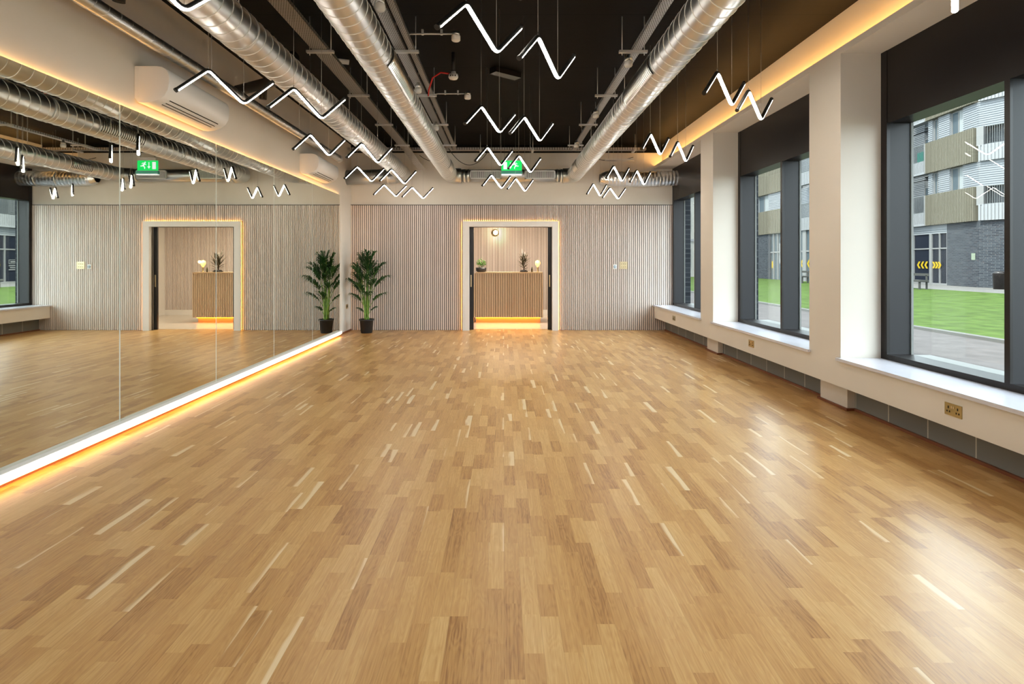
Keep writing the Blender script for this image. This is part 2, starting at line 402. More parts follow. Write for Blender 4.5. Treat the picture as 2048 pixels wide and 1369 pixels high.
# windows
for n, (a, c) in enumerate(WIN):
    e0, e1, mid = a+.08, c-.08, (a+c)/2+.015
    wd = bpy.data.objects.new('window_%d' % (n+1), None); COL.objects.link(wd); wd.location = (XW, a, .5); wd['kind'] = 'structure'
    wd['label'] = ['dark framed window behind the camera position', 'dark framed window nearest the camera showing lawn and grey brick corner', 'dark framed window between the two plaster piers', 'dark framed window next to the far slatted wall'][n]; wd['category'] = 'window'
    fb = MB()
    fb.box(XW, XW+.03, a, e0, .517, 3.36).box(XW, XW+.03, e1, c, .517, 3.36)
    fb.box(XW, XG, e0, e1, .517, .575)
    fb.build('window_frame', 'frame_dark', wd)
    hp = MB().box(XW+.004, XG, a+.03, c-.03, 2.692, 3.36)
    hp.build('head_panel', 'frame_dark', wd)
    lb = MB().box(XW+.03, XG, a, e0, .517, 2.692).box(XW+.03, XG, e1, c, .517, 2.692)
    lb.build('jamb_lining', 'frame_lining', wd, label='slate grey jamb lining')
    mu = MB().box(XW, XW+.02, mid-.022, mid+.022, .575, 2.692); mu.build('mullion', 'frame_dark', wd)
    mu = MB().box(XW+.02, XG, mid-.022, mid+.022, .575, 2.692); mu.build('mullion_fin', 'frame_lining', wd, label='slate grey mullion side')
    for g0, g1 in ((e0, mid-.022), (mid+.022, e1)):
        MB().box(XG-.012, XG-.006, g0, g1, .575, 2.692).build('glass', 'glass', wd)
        bd = MB().box(XG, XG+.02, g1-.012, g1, .575, 2.78).box(XG, XG+.02, g0, g0+.012, .575, 2.78); bd.build('outer_bead', 'ext_bead', wd)
    MB().box(XG+.02, 3.92, a, c, 2.78, 2.85).build('outer_head', 'ext_pale', wd, label='pale outer head lining with the lawn reflection in its colour')
    MB().box(XG+.0, 3.96, a, c, .50, .556).build('outer_sill', 'ext_bead', wd, label='pale outer sill')
    sb = MB().box(3.098, XW, a-(.03 if n else 0), c+(.03 if n < 3 else -.002), .500, .527)
    sb.build('window_sill', 'sill', wd, label='glossy white inner sill')
# outer skin of our own building, so that no daylight leaks in
b = MB().box(3.76, 3.9, Y0, 11.8, 2.85, 4.0).box(3.76, 3.9, Y0, 11.8, -.3, .50)
for y0, y1 in ((Y0, -.6), (2.02, 2.54), (5.16, 5.69), (8.31, 8.83), (11.55, 11.8)): b.box(3.75, 3.9, y0+.2, y1-.2, .5, 2.85)
struct('wall_outer', b, 'brick_grey', 'outer brick skin of the studio building', 'wall')

# ------------------------------------------------------------------ mirror wall
XM = -3.158
seams = [10.68-1.53*k for k in range(7)]
names = ['farthest from the camera, next to the white column', 'second from the white column, plant reflected beside it', 'third from the white column', 'fourth from the white column, reflecting the doorway', 'fifth from the white column, below the first air conditioner', 'nearest to the camera']
tilt = [0, 0, 0, R(.12), 0, 0]
for k in range(6):
    y1, y0 = seams[k]-.003, seams[k+1]+.003
    g = thing('mirror_panel', 'tall frameless wall mirror, '+names[k], 'mirror', (XM, (y0+y1)/2, .108), 'frameless mirrors along the left wall')
    hy = (y1-y0)/2
    p = MB().box(-.006, 0, -hy, hy, 0, 2.716-.108).build('mirror_glass', 'mirror', g, local=True)
    for e in (-hy, hy): MB().box(-.0065, .0005, e-.0016, e+.0016, 0, 2.608).build('polished_edge', 'mirror_edge', g, local=True, label='pale polished glass edge')
    g.rotation_euler = (0, 0, tilt[k])
    if k == 0:
        q = MB().box(-3.188, -3.166, y1-.02, y1-.005, .11, 2.7).build('led_strip', 'led_warm_mirror', label='amber lamp strip upright behind the far mirror end', category='led strip')
MB().box(-3.186, -3.168, 1.5, 10.66, 2.690, 2.702).build('led_strip', 'led_warm_mirror', label='amber lamp strip along the top of the mirrors', category='led strip')
b = MB().box(-3.19, -3.164, 1.5, 10.66, .11, 2.66)
struct('trim_5', b, 'plaster', 'backing board behind the mirrors', 'backing board')
b = MB().box(-3.19, -3.104, 1.5, 10.66, .047, .1065)
sk = struct('baseboard_left', b, 'white_paint', 'white ledge under the mirrors holding a glowing lamp strip', 'baseboard')
MB().box(-3.104, -3.100, 1.5, 10.60, .050, .102).build('diffuser', 'led_channel', sk, label='glowing cream diffuser')
MB().box(-3.135, -3.112, 1.5, 10.60, .040, .0465).build('led_strip', 'led_warm_mirror', label='amber lamp strip shining onto the floor below the mirrors', category='led strip')
struct('baseboard_floor_bead', MB().box(-3.19, -3.165, 1.5, 10.70, 0, .03).box(-3.19, -3.17, 10.70, 11.54, 0, .03), 'bead', 'brown hardwood bead at the foot of the mirror wall', 'baseboard')

# ------------------------------------------------------------------ doorway and reception beyond
dr = bpy.data.objects.new('door_1', None); COL.objects.link(dr); dr.location = (0, 11.5, 0); dr['kind'] = 'structure'
dr['label'] = 'wide doorway with white surround and black sliding leaves in the slatted wall'; dr['category'] = 'doorway'
b = MB().box(OX0, DX0, 11.49, 11.53, 0, OZ).box(DX1, OX1, 11.49, 11.53, 0, OZ).box(DX0, DX1, 11.49, 11.53, DZ, OZ)
b.box(DX0-.02, DX0, 11.53, 11.62, 0, DZ+.02).box(DX1, DX1+.02, 11.53, 11.62, 0, DZ+.02).box(DX0, DX1, 11.53, 11.76, DZ, DZ+.02)
b.build('door_surround', 'white_paint', dr, label='white surround')
b = MB().box(OX0+.004, OX0+.012, 11.532, 11.546, .01, OZ-.01).box(OX1-.012, OX1-.004, 11.532, 11.546, .01, OZ-.01).box(OX0+.02, OX1-.02, 11.532, 11.546, OZ-.012, OZ-.004)
b.build('led_strip', 'led_warm_door', dr, label='amber halo lamp strip')
for sx, xa, xb, hx in ((0, -1.6, -.638, -.690), (1, .918, 1.88, .956)):
    l = MB().box(max(xa, -.95) if sx == 0 else xa, xb if sx == 0 else min(xb, 1.2), 11.64, 11.68, .004, DZ-.004).build('sliding_door_leaf', 'door_black', dr, label='black sliding leaf')
    MB().box(hx-.011, hx+.011, 11.634, 11.641, .90, 1.15).build('door_handle', 'brass_pale', l, label='slim pale brass pull', local=False)
# reception room
RY, RZ = 14.94, 2.75
struct('floor_reception', MB().box(-3.2, 2.95, 11.76, RY, -.05, 0), 'recep_floor', 'pale stone floor of the reception', 'floor')
struct('wall_reception', MB().box(-3.2, -3.0, 11.76, RY, 0, RZ).box(2.76, 2.95, 11.76, RY, 0, RZ), 'white_paint', 'white side walls of the reception', 'wall')
struct('ceiling_reception', MB().box(-3.2, 2.95, 11.76, RY+.2, RZ, RZ+.1), 'white_paint', 'white reception ceiling', 'ceiling')
fe = struct('wall_reception_far', MB().box(-3.2, 2.95, RY+.02, RY+.2, 0, RZ), 'felt', 'slatted far wall of the reception', 'wall')
b = MB(); x = -3.0
while x < 2.74: b.box(x, x+.0285, RY-.004, RY+.02, .12, RZ); x += .0415
struct('slats', b, 'slat', parent=fe)
struct('baseboard_reception', MB().box(-3.0, 2.76, RY-.012, RY+.02, 0, .135), 'white_paint', 'white skirting of the reception far wall', 'baseboard')
dk = thing('reception_desk', 'slatted oak reception desk with amber lit plinth seen through the doorway', 'desk', (.11, 13.2, 0))
b = MB().box(-.69, .905, 12.965, 13.50, .125, 1.155); b.build('carcass', 'felt', dk, label='black desk body')
b = MB(); x = -.695
while x < .90: b.box(x, x+.0285, 12.945, 12.965, .125, 1.155); x += .0415
b.build('slatted_front', 'slat_desk', dk, label='oak slatted front')
MB().box(-.665, .905, 12.935, 13.52, 1.155, 1.183).build('worktop', 'desk_top', dk)
MB().box(-.66, .855, 13.09, 13.45, 0, .125).build('plinth', 'desk_top', dk)
MB().box(-.66, .855, 13.03, 13.045, .112, .124).build('led_strip', 'led_warm_desk', dk, label='amber lamp strip under the desk')
MB().box(-.74, -.70, 12.96, 13.50, 0, .86).build('end_panel', 'desk_top', dk)
wl = thing('wall_lamp', 'round glowing globe wall lamp with brass disc on the reception wall', 'lamp', (-.24, RY, 2.205))
MB().lathe((-.24, RY-.02, 2.205), [(0, 0), (.095, 0), (.095, .014), (0, .014)], 28, 'y').build('backplate', 'brass', wl)
pr = [(.062*math.sin(PI*i/12), -.062*math.cos(PI*i/12)) for i in range(13)]
MB().lathe((-.225, RY-.085, 2.21), pr, 24, 'y').build('globe_shade', 'globe', wl)
lamp('wall_lamp_light', 'POINT', (-.2, RY-.22, 2.2), 3, (1, .75, .45), .05)
# things on the desk
ZT = 1.183
bp = thing('potted_plant', 'small bright green plant in a black bowl on the desk', 'plant', (-.54, 13.2, ZT))
MB().lathe((-.54, 13.2, ZT), [(0, 0), (.095, 0), (.125, .03), (.130, .105), (.118, .105), (.11, .09), (0, .09)], 28).build('bowl', 'black_plastic', bp, label='black bowl')
random.seed(4); b = MB(); st = MB()
for i in range(150):
    a, r_, h_ = random.uniform(0, 2*PI), .12*math.sqrt(random.random()), random.uniform(.03, .16)
    c = Vector((-.54+r_*math.cos(a), 13.2+r_*math.sin(a), ZT+.14+h_*(1.15-r_*4)))
    d = Vector((random.uniform(-1, 1), random.uniform(-1, 1), random.uniform(-.3, .8))).normalized(); s_ = d.cross(Vector((.3, .2, 1))).normalized()
    b.quad([c-d*.025, c+s_*.013, c+d*.028, c-s_*.013])
for i in range(14):
    a = i*2.4; st.tube([(-.54+.04*math.cos(a), 13.2+.04*math.sin(a), ZT+.08), (-.54+.09*math.cos(a), 13.2+.09*math.sin(a), ZT+.24)], .003, 5)
b.build('foliage', 'leaf_bright', bp); st.build('stems', 'palm_stem', bp)
bd = thing('potted_plant', 'dark spiky leaved plant near the right end of the desk', 'plant', (.47, 13.2, ZT))
MB().lathe((.47, 13.2, ZT), [(0, 0), (.09, 0), (.10, .015), (.06, .05), (0, .05)], 20).build('bowl', 'black_plastic', bd, label='shallow black dish')
random.seed(9); b = MB()
for i in range(46):
    a = i*2.39996; el = .15+1.05*(i/46); base = Vector((.47+random.uniform(-.02, .02), 13.2, ZT+.05+.30*(i/46)*random.uniform(.6, 1)))
    L_ = random.uniform(.22, .32); d = Vector((math.cos(a)*math.cos(el), math.sin(a)*math.cos(el), math.sin(el)))
    s_ = d.cross(Vector((0, 0, 1))).normalized(); p0, p1, p2 = base, base+d*L_*.55, base+d*L_+Vector((0, 0, -.02))
    b.quad([p0-s_*.006, p1-s_*.015, p2, p1+s_*.015, p0+s_*.006])
b.build('leaves', 'leaf_dark', bd, label='dark bronze leaves')
MB().tube([(.47, 13.2, ZT+.04), (.475, 13.2, ZT+.36)], .010, 6).build('stem', 'leaf_dark', bd)
dl = thing('table_lamp', 'small brass table lamp with glowing amber bulb at desk end', 'lamp', (.80, 13.2, ZT))
MB().lathe((.80, 13.2, ZT), [(0, 0), (.03, 0), (.03, .01), (.018, .02), (.018, .10), (.024, .11), (0, .115)], 20).build('lamp_base', 'brass', dl)
MB().lathe((.80, 13.2, ZT+.115), [(.016, 0), (.03, .03), (.058, .075), (.062, .11), (.045, .15), (0, .168)], 20).build('bulb', 'filament', dl, label='glowing amber bulb')
lamp('table_lamp_light', 'POINT', (.80, 13.05, ZT+.24), .8, (1, .6, .2), .03)
bt = MB().lathe((.665, 13.12, ZT), [(0, 0), (.022, 0), (.022, .075), (.010, .095), (.010, .12), (0, .12)], 16)
bt.build('bottle', 'leaf_dark', label='little dark brown bottle between the spiky plant and the bulb lamp', category='bottle')

# ------------------------------------------------------------------ palm in the corner
def palm():
    PX, PY = -2.755, 11.13
    t = thing('potted_palm', 'tall kentia palm in a black pot in the far corner', 'plant', (PX, PY, 0))
    MB().lathe((PX, PY, 0), [(0, .001), (.108, .001), (.113, .01), (.135, .245), (.148, .25), (.148, .278), (.136, .278), (.130, .25), (0, .25)], 36).build('pot', 'pot', t, label='black plastic pot')
    MB().lathe((PX, PY, .25), [(.130, 0), (.06, .012), (0, .014)], 20).build('soil', 'soil', t)
    random.seed(21)
    # frond: azimuth, height of the leaf's start, reach, height of the leaf's tip, leaflet length
    F = [(80, 1.00, .04, 1.52, .32), (20, 1.02, .10, 1.50, .32), (150, .98, .10, 1.48, .30), (-60, .92, .12, 1.42, .30), (-100, .95, .06, 1.50, .30),
         (170, .85, .20, 1.30, .30), (10, .85, .24, 1.32, .32), (-30, .80, .26, 1.24, .32), (215, .80, .20, 1.24, .30), (-75, .85, .18, 1.30, .30), (60, .86, .14, 1.34, .30),
         (190, .62, .27, 1.02, .30), (-10, .68, .30, 1.08, .32), (-90, .70, .24, 1.10, .30), (240, .55, .24, .94, .28), (-45, .66, .30, 1.02, .30), (160, .66, .22, 1.12, .28),
         (175, .45, .22, .74, .24), (-15, .45, .26, .76, .25), (-70, .45, .20, .78, .22), (0, .32, .14, .50, .14), (185, .32, .12, .48, .13), (100, .75, .12, 1.30, .28)]
    for i, (az, zs, reach, zt, ll) in enumerate(F):
        a = R(az+random.uniform(-8, 8)); reach *= 1.12; d = Vector((math.cos(a), math.sin(a)*.75, 0))
        base = Vector((PX+random.uniform(-.055, .055), PY+random.uniform(-.05, .05), .26))
        p0 = base; p3 = Vector((PX, PY, zt))+d*reach
        if p3.y > 11.44: p3.y = 11.44
        p1 = base+Vector((0, 0, (zs-.26)*.7))+d*.02; p2 = base*0+Vector((PX, PY, zs+(zt-zs)*.75))+d*reach*.35
        pts = [((1-s)**3)*p0+3*s*(1-s)**2*p1+3*s*s*(1-s)*p2+s**3*p3 for s in [k/14 for k in range(15)]]
        fr = MB().tube(pts, 1, 6, radii=[.011*(1-.8*k/14) for k in range(15)]).build('stem', 'palm_stem', t, label='green stem')
        lf = MB(); n = 12
        for k in range(n):
            s = .70+.30*k/(n-1); q = s*14; j = min(int(q), 13); c = pts[j].lerp(pts[j+1], q-j); tg = (pts[j+1]-pts[j]).normalized()
            side = tg.cross(Vector((0, 0, 1))); side = side.normalized() if side.length > .05 else Vector((1, 0, 0))
            for sg in (-1, 1):
                spread = 1.25*(1-.72*k/(n-1)); L_ = ll*(.72+.4*math.sin(PI*(k+1)/(n+1)))*random.uniform(.85, 1.12)
                dd = (side*sg*spread+tg*1.0+Vector((random.uniform(-.1, .1), random.uniform(-.1, .1), .12))).normalized()
                ms = dd.cross(Vector((0, 0, 1))).normalized()
                w_ = .0125
                pa = c+dd*L_*.35; pb = c+dd*L_*.7+Vector((0, 0, -.02*L_/.25)); pc = c+dd*L_*.93+Vector((0, 0, -.09*L_/.25))
                for P in (pa, pb, pc):
                    P.y = min(P.y, 11.53); P.x = max(P.x, -3.13)
                lf.quad([c-ms*.003, pa-ms*w_, pa+ms*w_, c+ms*.003]); lf.quad([pa-ms*w_, pb-ms*w_*.85, pb+ms*w_*.85, pa+ms*w_]); lf.quad([pb-ms*w_*.85, pc, pb+ms*w_*.85])
        lf.build('frond', 'palm_leaf', t, label='dark green frond')
palm()

# ------------------------------------------------------------------ ducts
def ring_path(p0, p1, n=2): return [Vector(p0).lerp(Vector(p1), k/(n-1)) for k in range(n)]
def arc_elbow(c, a0, a1, rad, z, n=10):
    return [Vector((c[0]+rad*math.cos(a0+(a1-a0)*k/n), c[1]+rad*math.sin(a0+(a1-a0)*k/n), z)) for k in range(n+1)]
def helix(path0, path1, r, pitch, tr=.0040, seg=28):
    p0, p1 = Vector(path0), Vector(path1); L_ = (p1-p0).length; t = (p1-p0)/L_
    s1 = t.cross(Vector((0, 0, 1))).normalized(); s2 = s1.cross(t); n = int(L_/pitch*seg)
    return [p0+t*(L_*k/n)+s1*r*math.cos(2*PI*k/seg)+s2*r*math.sin(2*PI*k/seg) for k in range(n+1)], tr
def grille(b, slots, xc, zc, r, y0, y1, f0, f1):      # curved louvred grille on the duct flank, f in degrees from straight down towards +x
    def P(f, rr, y): return Vector((xc+rr*math.sin(R(f)), y, zc-rr*math.cos(R(f))))
    n = 8
    for f_a, f_b, ya, yb in ((f0, f0+7, y0, y1), (f1-7, f1, y0, y1), (f0, f1, y0, y0+.02), (f0, f1, y1-.02, y1)):
        for k in range(n):
            fa, fb = f_a+(f_b-f_a)*k/n, f_a+(f_b-f_a)*(k+1)/n
            q = [P(fa, r, ya), P(fb, r, ya), P(fb, r, yb), P(fa, r, yb)]; b.quad(q)
    for k in range(n):
        fa, fb = f0+(f1-f0)*k/n, f0+(f1-f0)*(k+1)/n
        i = len(slots.v)
        if k == 0: slots.v += [tuple(P(fa, r-.0045, y0+.01)), tuple(P(fa, r-.0045, y1-.01))]; i = 2
        slots.v += [tuple(P(fb, r-.0045, y0+.01)), tuple(P(fb, r-.0045, y1-.01))]; slots.f.append((i-2, i, i+1, i-1)); slots.sm.append(True)
    m = int((y1-y0-.04)/.040)
    for i in range(m):
        ya = y0+.022+i*.040
        for k in range(n):
            fa, fb = f0+(f1-f0)*k/n, f0+(f1-f0)*(k+1)/n
            b.quad([P(fa, r-.004, ya+.020), P(fb, r-.004, ya+.020), P(fb, r+.001, ya+.036), P(fa, r+.001, ya+.036)])
def rods(t, xc, zc, r, ysr):
    for y in ysr:
        b = MB().lathe((xc, y-.012, zc), [(r+.001, 0), (r+.006, 0), (r+.006, .024), (r+.001, .024)], 36, 'y')
        b.tube([(xc, y, zc+r), (xc, y, ZC)], .004, 6); b.build('hanger', 'galv', t)
ZD = H+1.754; r_ = .15
def main_duct(label, xc, yend, turn, seams_to):
    t = thing('spiral_duct', label, 'air duct', (xc, 4, ZD-r_), 'round spiral steel air ducts under the ceiling')
    path = [Vector((xc, .3, ZD)), Vector((xc, 2, ZD)), Vector((xc, 5, ZD)), Vector((xc, 8, ZD)), Vector((xc, yend, ZD))]
    cx = xc+turn*.22
    for k in range(1, 13):
        a = (PI/2)*k/12; path.append(Vector((cx-turn*.22*math.cos(a), yend+.22*math.sin(a), ZD)))
    MB().tube(path, r_, 40).build('duct_body', 'steel', t)
    hp, tr = helix((xc, .3, ZD), (xc, seams_to, ZD), r_+.0005, .13)
    MB().tube(hp, tr, 5).build('spiral_seam', 'steel_seam', t, label='bright spiral seam')
    return t
D1 = main_duct('long round spiral duct nearest the mirror wall', -2.007, 11.05, -1, 10.6)
D2 = main_duct('round spiral duct left of the room centre with louvred grilles', -1.086, 11.05, 1, 10.9)
D3 = main_duct('round spiral duct on the window side of the centre with louvred grilles', 1.412, 11.05, -1, 10.9)
rods(D1, -2.007, ZD, r_, (4.2, 7.2, 9.9)); rods(D2, -1.086, ZD, r_, (2.9, 6.3, 8.9)); rods(D3, 1.412, ZD, r_, (2.95, 6.5, 9.0))
for t, xc, sg, spans in ((D2, -1.086, 1, ((4.66, 5.70), (9.75, 10.25))), (D2, -1.086, -1, ((7.0, 7.9),)), (D3, 1.412, -1, ((4.85, 5.85), (9.75, 10.25)))):
    for ya, yb in spans:
        b = MB(); s_ = MB(); f = (45, 112) if sg > 0 else (-112, -45)
        grille(b, s_, xc, ZD, r_+.010, ya, yb, *f)
        g = b.build('grille', 'steel_bright', t, label='louvred air grille'); s_.build('grille_backing', 'dark_hole', g)
# cross duct joining the two centre ducts, with two grilles
cd = thing('cross_duct', 'short round duct crossing below the exit sign with two louvred grilles', 'air duct', (.16, 11.3, ZD-.12))
zc = ZD+.0
MB().tube([(-.87, 11.27, zc), (1.20, 11.27, zc)], .128, 32).build('duct_body', 'steel', cd)
for x in (-.80, -.72, 1.08, 1.16): MB().lathe((x, 11.27, zc), [(.13, -.02), (.137, -.02), (.137, .02), (.13, .02)], 32, 'x').build('collar', 'steel_bright', cd)
for xa, xb in ((-.68, -.05), (.42, 1.03)):
    b = MB().box(xa, xb, 11.120, 11.150, zc+.066, zc+.085).box(xa, xb, 11.120, 11.150, zc-.085, zc-.066).box(xa, xa+.02, 11.120, 11.150, zc-.085, zc+.085).box(xb-.02, xb, 11.120, 11.150, zc-.085, zc+.085)
    x = xa+.030
    while x < xb-.03: b.box(x, x+.011, 11.123, 11.145, zc-.068, zc+.068); x += .021
    b = b.build('grille', 'galv', cd, label='louvred grille')
    MB().box(xa+.01, xb-.01, 11.140, 11.149, zc-.075, zc+.075).build('grille_backing', 'dark_hole', b)
ld = thing('branch_duct', 'horizontal round duct from the mirror side duct into the left wall', 'air duct', (-2.7, 11.27, ZD-r_))
MB().tube([(-3.188, 11.27, ZD-.04), (-2.18, 11.27, ZD-.01)], .148, 32).build('duct_body', 'steel', ld)
MB().lathe((-2.35, 11.27, ZD-.012), [(.15, -.02), (.158, -.02), (.158, .02), (.15, .02)], 32, 'x').build('collar', 'steel_bright', ld)
# foil flexible duct
fd = thing('foil_duct', 'crinkled silver foil duct running to the far window head', 'air duct', (2.8, 11.28, ZD-.2))
random.seed(3); b = MB(); n, sg = 90, 32; base = 0
for k in range(n+1):
    x = 1.95+1.70*k/n; zz = ZD-.06+.012*math.sin(x*4); rr = .150+.004*math.sin(k*1.7)
    if k < 8: rr *= .6+.4*math.sin(PI/2*k/8)
    for j in range(sg):
        a = 2*PI*j/sg; q = rr+random.uniform(-.0025, .0025)
        b.v.append((x, 11.28+q*math.cos(a)*1.0, zz+q*math.sin(a)))
for k in range(n):
    for j in range(sg):
        b.f.append((k*sg+j, k*sg+(j+1) % sg, (k+1)*sg+(j+1) % sg, (k+1)*sg+j)); b.sm.append(True)
b.build('foil_sleeve', 'foil', fd)
for x in (2.72, 3.15): MB().lathe((x, 11.28, ZD-.06), [(.153, -.012), (.160, -.012), (.160, .012), (.153, .012)], 32, 'x').build('clip_band', 'steel_bright', fd)
MB().tube([(3.60, 11.28, ZD-.06), (3.66, 11.28, ZD-.06)], .157, 32).build('end_collar', 'steel', fd)
# slim duct high on the left wall
sd = thing('slim_duct', 'slim spiral duct high on the left wall above the air conditioners', 'air duct', (-2.95, 6, H+1.80))
MB().tube([(-2.95, .3, H+1.85), (-2.95, 9.9, H+1.85), (-2.95, 9.95, H+1.85)], .057, 24).build('duct_body', 'steel', sd)
hp, tr = helix((-2.95, .3, H+1.85), (-2.95, 9.85, H+1.85), .0575, .13, .0016, 20); MB().tube(hp, tr, 4).build('spiral_seam', 'steel_seam', sd)
MB().lathe((-2.95, 9.88, H+1.85), [(.058, 0), (.066, 0), (.066, .07), (.04, .07), (.04, .03)], 24, 'y').build('end_collar', 'galv', sd)
for y in (3.9, 5.6, 8.0): MB().tube([(-2.95, y, H+1.90), (-2.95, y, ZC)], .004, 6).build('hanger', 'galv', sd)
# black soil pipes
bk = thing('black_pipe', 'black waste pipe under the ceiling beside the left wall', 'pipe', (-2.9, 6, 3.6))
MB().tube([(-2.86, .3, 3.72), (-2.86, 9.6, 3.70)], .055, 20).build('pipe_run', 'pipe_black', bk)
for y in (4.3, 6.9): MB().tube([(-2.93, y, 3.70), (-3.00, y+.03, 3.64), (-3.02, y+.05, 3.46)], .045, 16).build('pipe_drop', 'pipe_black', bk)
MB().tube([(-2.18, 5.75, 3.55), (-2.5, 6.2, 3.46), (-3.12, 6.5, 3.43)], .06, 20).build('pipe_branch', 'pipe_black', bk)
MB().lathe((-2.34, 5.97, 3.50), [(.061, -.02), (.068, -.02), (.068, .02), (.061, .02)], 20, 'x').build('pipe_joint', 'galv', bk)

# ------------------------------------------------------------------ cable trays
ZTR = H+2.10
BR = (2.55, 4.03, 5.50, 6.95, 8.43, 9.92)
def tray(label, xa, xb, ya, yb, mt, brx):
    t = thing('cable_tray', label, 'cable tray', ((xa+xb)/2, 5, ZTR), 'perforated cable trays under the ceiling')
    MB().box(xa, xb, ya, yb, ZTR, ZTR+.003).box(xa, xa+.003, ya, yb, ZTR, ZTR+.03).box(xb-.003, xb, ya, yb, ZTR, ZTR+.03).build('tray_bed', mt, t)
    if brx:
        for y in BR:
            if y < ya: continue
            g = MB().box(brx[0], brx[1], y-.02, y+.02, ZTR-.026, ZTR-.003).build('support_channel', 'galv', t)
            for x in (brx[0]+.03, brx[1]-.03): MB().tube([(x, y, ZTR-.05), (x, y, ZC-.004)], .005, 6).build('threaded_rod', 'galv', g)
    return t
T1 = tray('wide cable tray between the two left hand ducts', -1.897, -1.737, .3, 10.45, 'tray', (-1.955, -1.685))
b = MB().sweep([(-1.817, 10.45, ZTR), (-1.80, 10.75, ZTR-.03), (-1.74, 11.0, ZTR-.13), (-1.66, 11.3, ZTR-.22)], [(-.08, 0), (.08, 0), (.08, .004), (-.08, .004)], smooth=False); b.build('drop_section', 'tray', T1)
tray('broad cable tray beside the duct left of centre', -1.075, -.970, .3, 10.45, 'tray', (-1.10, -.845))
tray('narrow cable tray next to the broad one left of centre', -.945, -.884, .3, 10.45, 'tray', None)
tray('pale perforated cable tray beside the window side centre duct', 1.268, 1.362, .3, 10.45, 'tray_white', (1.14, 1.42))
tx = thing('cable_tray', 'cable tray running across the room in front of the far wall', 'cable tray', (0, 10.7, H+2.16), 'perforated cable trays under the ceiling')
zz = H+2.15
MB().box(-3.0, 2.72, 10.62, 10.76, zz, zz+.003).box(-3.0, 2.72, 10.62, 10.623, zz, zz+.045).box(-3.0, 2.72, 10.757, 10.76, zz, zz+.045).build('tray_bed', 'tray_x', tx)
for x in (-2.6, -.45, .55, 1.9, 2.5):
    g = MB().box(x-.02, x+.02, 10.56, 10.82, zz-.025, zz-.003).build('support_channel', 'galv', tx)
    MB().tube([(x, 10.58, zz-.04), (x, 10.58, ZC-.004)], .005, 6).build('threaded_rod', 'galv', g)
random.seed(8)
for j, (p, q, sag, lab) in enumerate([((-1.02, 10.2, ZTR-.01), (-.28, 10.6, zz), .30, 'black cable looping down left of the exit sign'), ((-1.66, 10.9, zz-.05), (-1.1, 10.9, zz-.05), .12, 'black cable sagging beside the tray drop'),
                                 ((1.70, 10.9, zz-.1), (2.55, 10.95, zz-.08), .06, 'black cable slack below the cross tray near the windows')]):
    p, q = Vector(p), Vector(q); pts = [p.lerp(q, k/20)+Vector((0, 0, -sag*4*(k/20)*(1-k/20))) for k in range(21)]
    MB().tube(pts, .006, 6).build('loose_cable', 'black_cable', label=lab, category='cable')
bkt = thing('bracket_frame', 'small steel bracket frame below the cross tray near the windows', 'bracket', (2.3, 11.0, 3.42))
for x in (2.0, 2.15, 2.3): MB().obox((x+.15, 11.05, 3.44), (.17, .12, .01), (-.01, .014, 0), (0, 0, .008)).build('bar', 'galv', bkt)
MB().box(1.98, 2.55, 10.88, 10.92, 3.42, 3.45).build('rail', 'galv', bkt)
MB().tube([(2.05, 10.9, 3.45), (2.05, 10.9, ZC-.004)], .005, 6).build('threaded_rod', 'galv', bkt)

# sensors and detectors
def sensor(x, y, z, label, name='motion_sensor', cat='sensor'):
    t = thing(name, label, cat, (x, y, z), 'round white sensors under the trays')
    MB().lathe((x, y, z), [(.0, .125), (.020, .125), (.020, .10), (.036, .095), (.036, .060), (.030, .060), (0, .060)], 20).build('junction_box', 'steel_bright', t, label='steel box')
    MB().lathe((x, y, z), [(.038, .058), (.042, .053), (.042, .018), (.034, .004), (0, .002)], 24).build('sensor_cap', 'white_plastic', t, label='white cap')
for x, y, lab in ((-.973, 4.35, 'round white sensor nearest the camera on the left centre tray'), (-1.0, 6.46, 'round white sensor in front of the second tray support left of centre'),
                  (-1.016, 8.29, 'round white sensor farthest back on the left centre tray'), (1.253, 5.59, 'round white sensor nearest the camera on the pale tray'),
                  (1.254, 7.57, 'round white sensor in the middle of the pale tray'), (1.244, 9.52, 'round white sensor at the far end of the pale tray')): sensor(x, y, H+1.965, lab)
MB().obox((-1.93, 6.58, ZC-.06), (.085, .03, 0), (-.02, .06, 0), (0, 0, .008)).build('ceiling_plate', 'white_plastic', label='small pale plate under the black ceiling beside the wide tray', category='plate')
def arm_sensor(x, y, z, x0, lab):
    t = thing('detector_on_conduit', lab, 'sensor', (x, y, z), 'sensors on steel conduit arms')
    MB().tube([(x0, y+.05, z+.06), (x0+.02, y+.01, z+.075), (x0+.06, y, z+.08), (x-.02, y, z+.08)], .008, 8).build('conduit', 'galv', t)
    MB().lathe((x, y, z), [(0, .098), (.036, .098), (.036, .060), (0, .060)], 20).build('junction_box', 'steel_bright', t)
    MB().lathe((x, y, z), [(.042, .059), (.042, .020), (.034, .012), (0, .012)], 24).build('sensor_cap', 'white_plastic', t, label='white cap')
    for s_ in (.35, .72): MB().box(x0+(x-x0)*s_-.01, x0+(x-x0)*s_+.01, y-.012, y+.012, z+.07, z+.12).build('conduit_clip', 'galv', t)
arm_sensor(-.455, 5.25, H+2.08, -.94, 'white sensor at the end of the nearer steel conduit arm')
arm_sensor(-.462, 7.05, H+2.06, -.90, 'white sensor at the end of the farther steel conduit arm')
sm = thing('smoke_detector', 'round white smoke detector fed by a red cable', 'smoke detector', (-.575, 6.3, 3.48))
MB().lathe((-.575, 6.3, 3.50), [(0, .08), (.03, .08), (.03, .055), (.052, .05), (.056, .02), (.045, 0), (0, -.008)], 28).build('detector_head', 'white_plastic', sm)
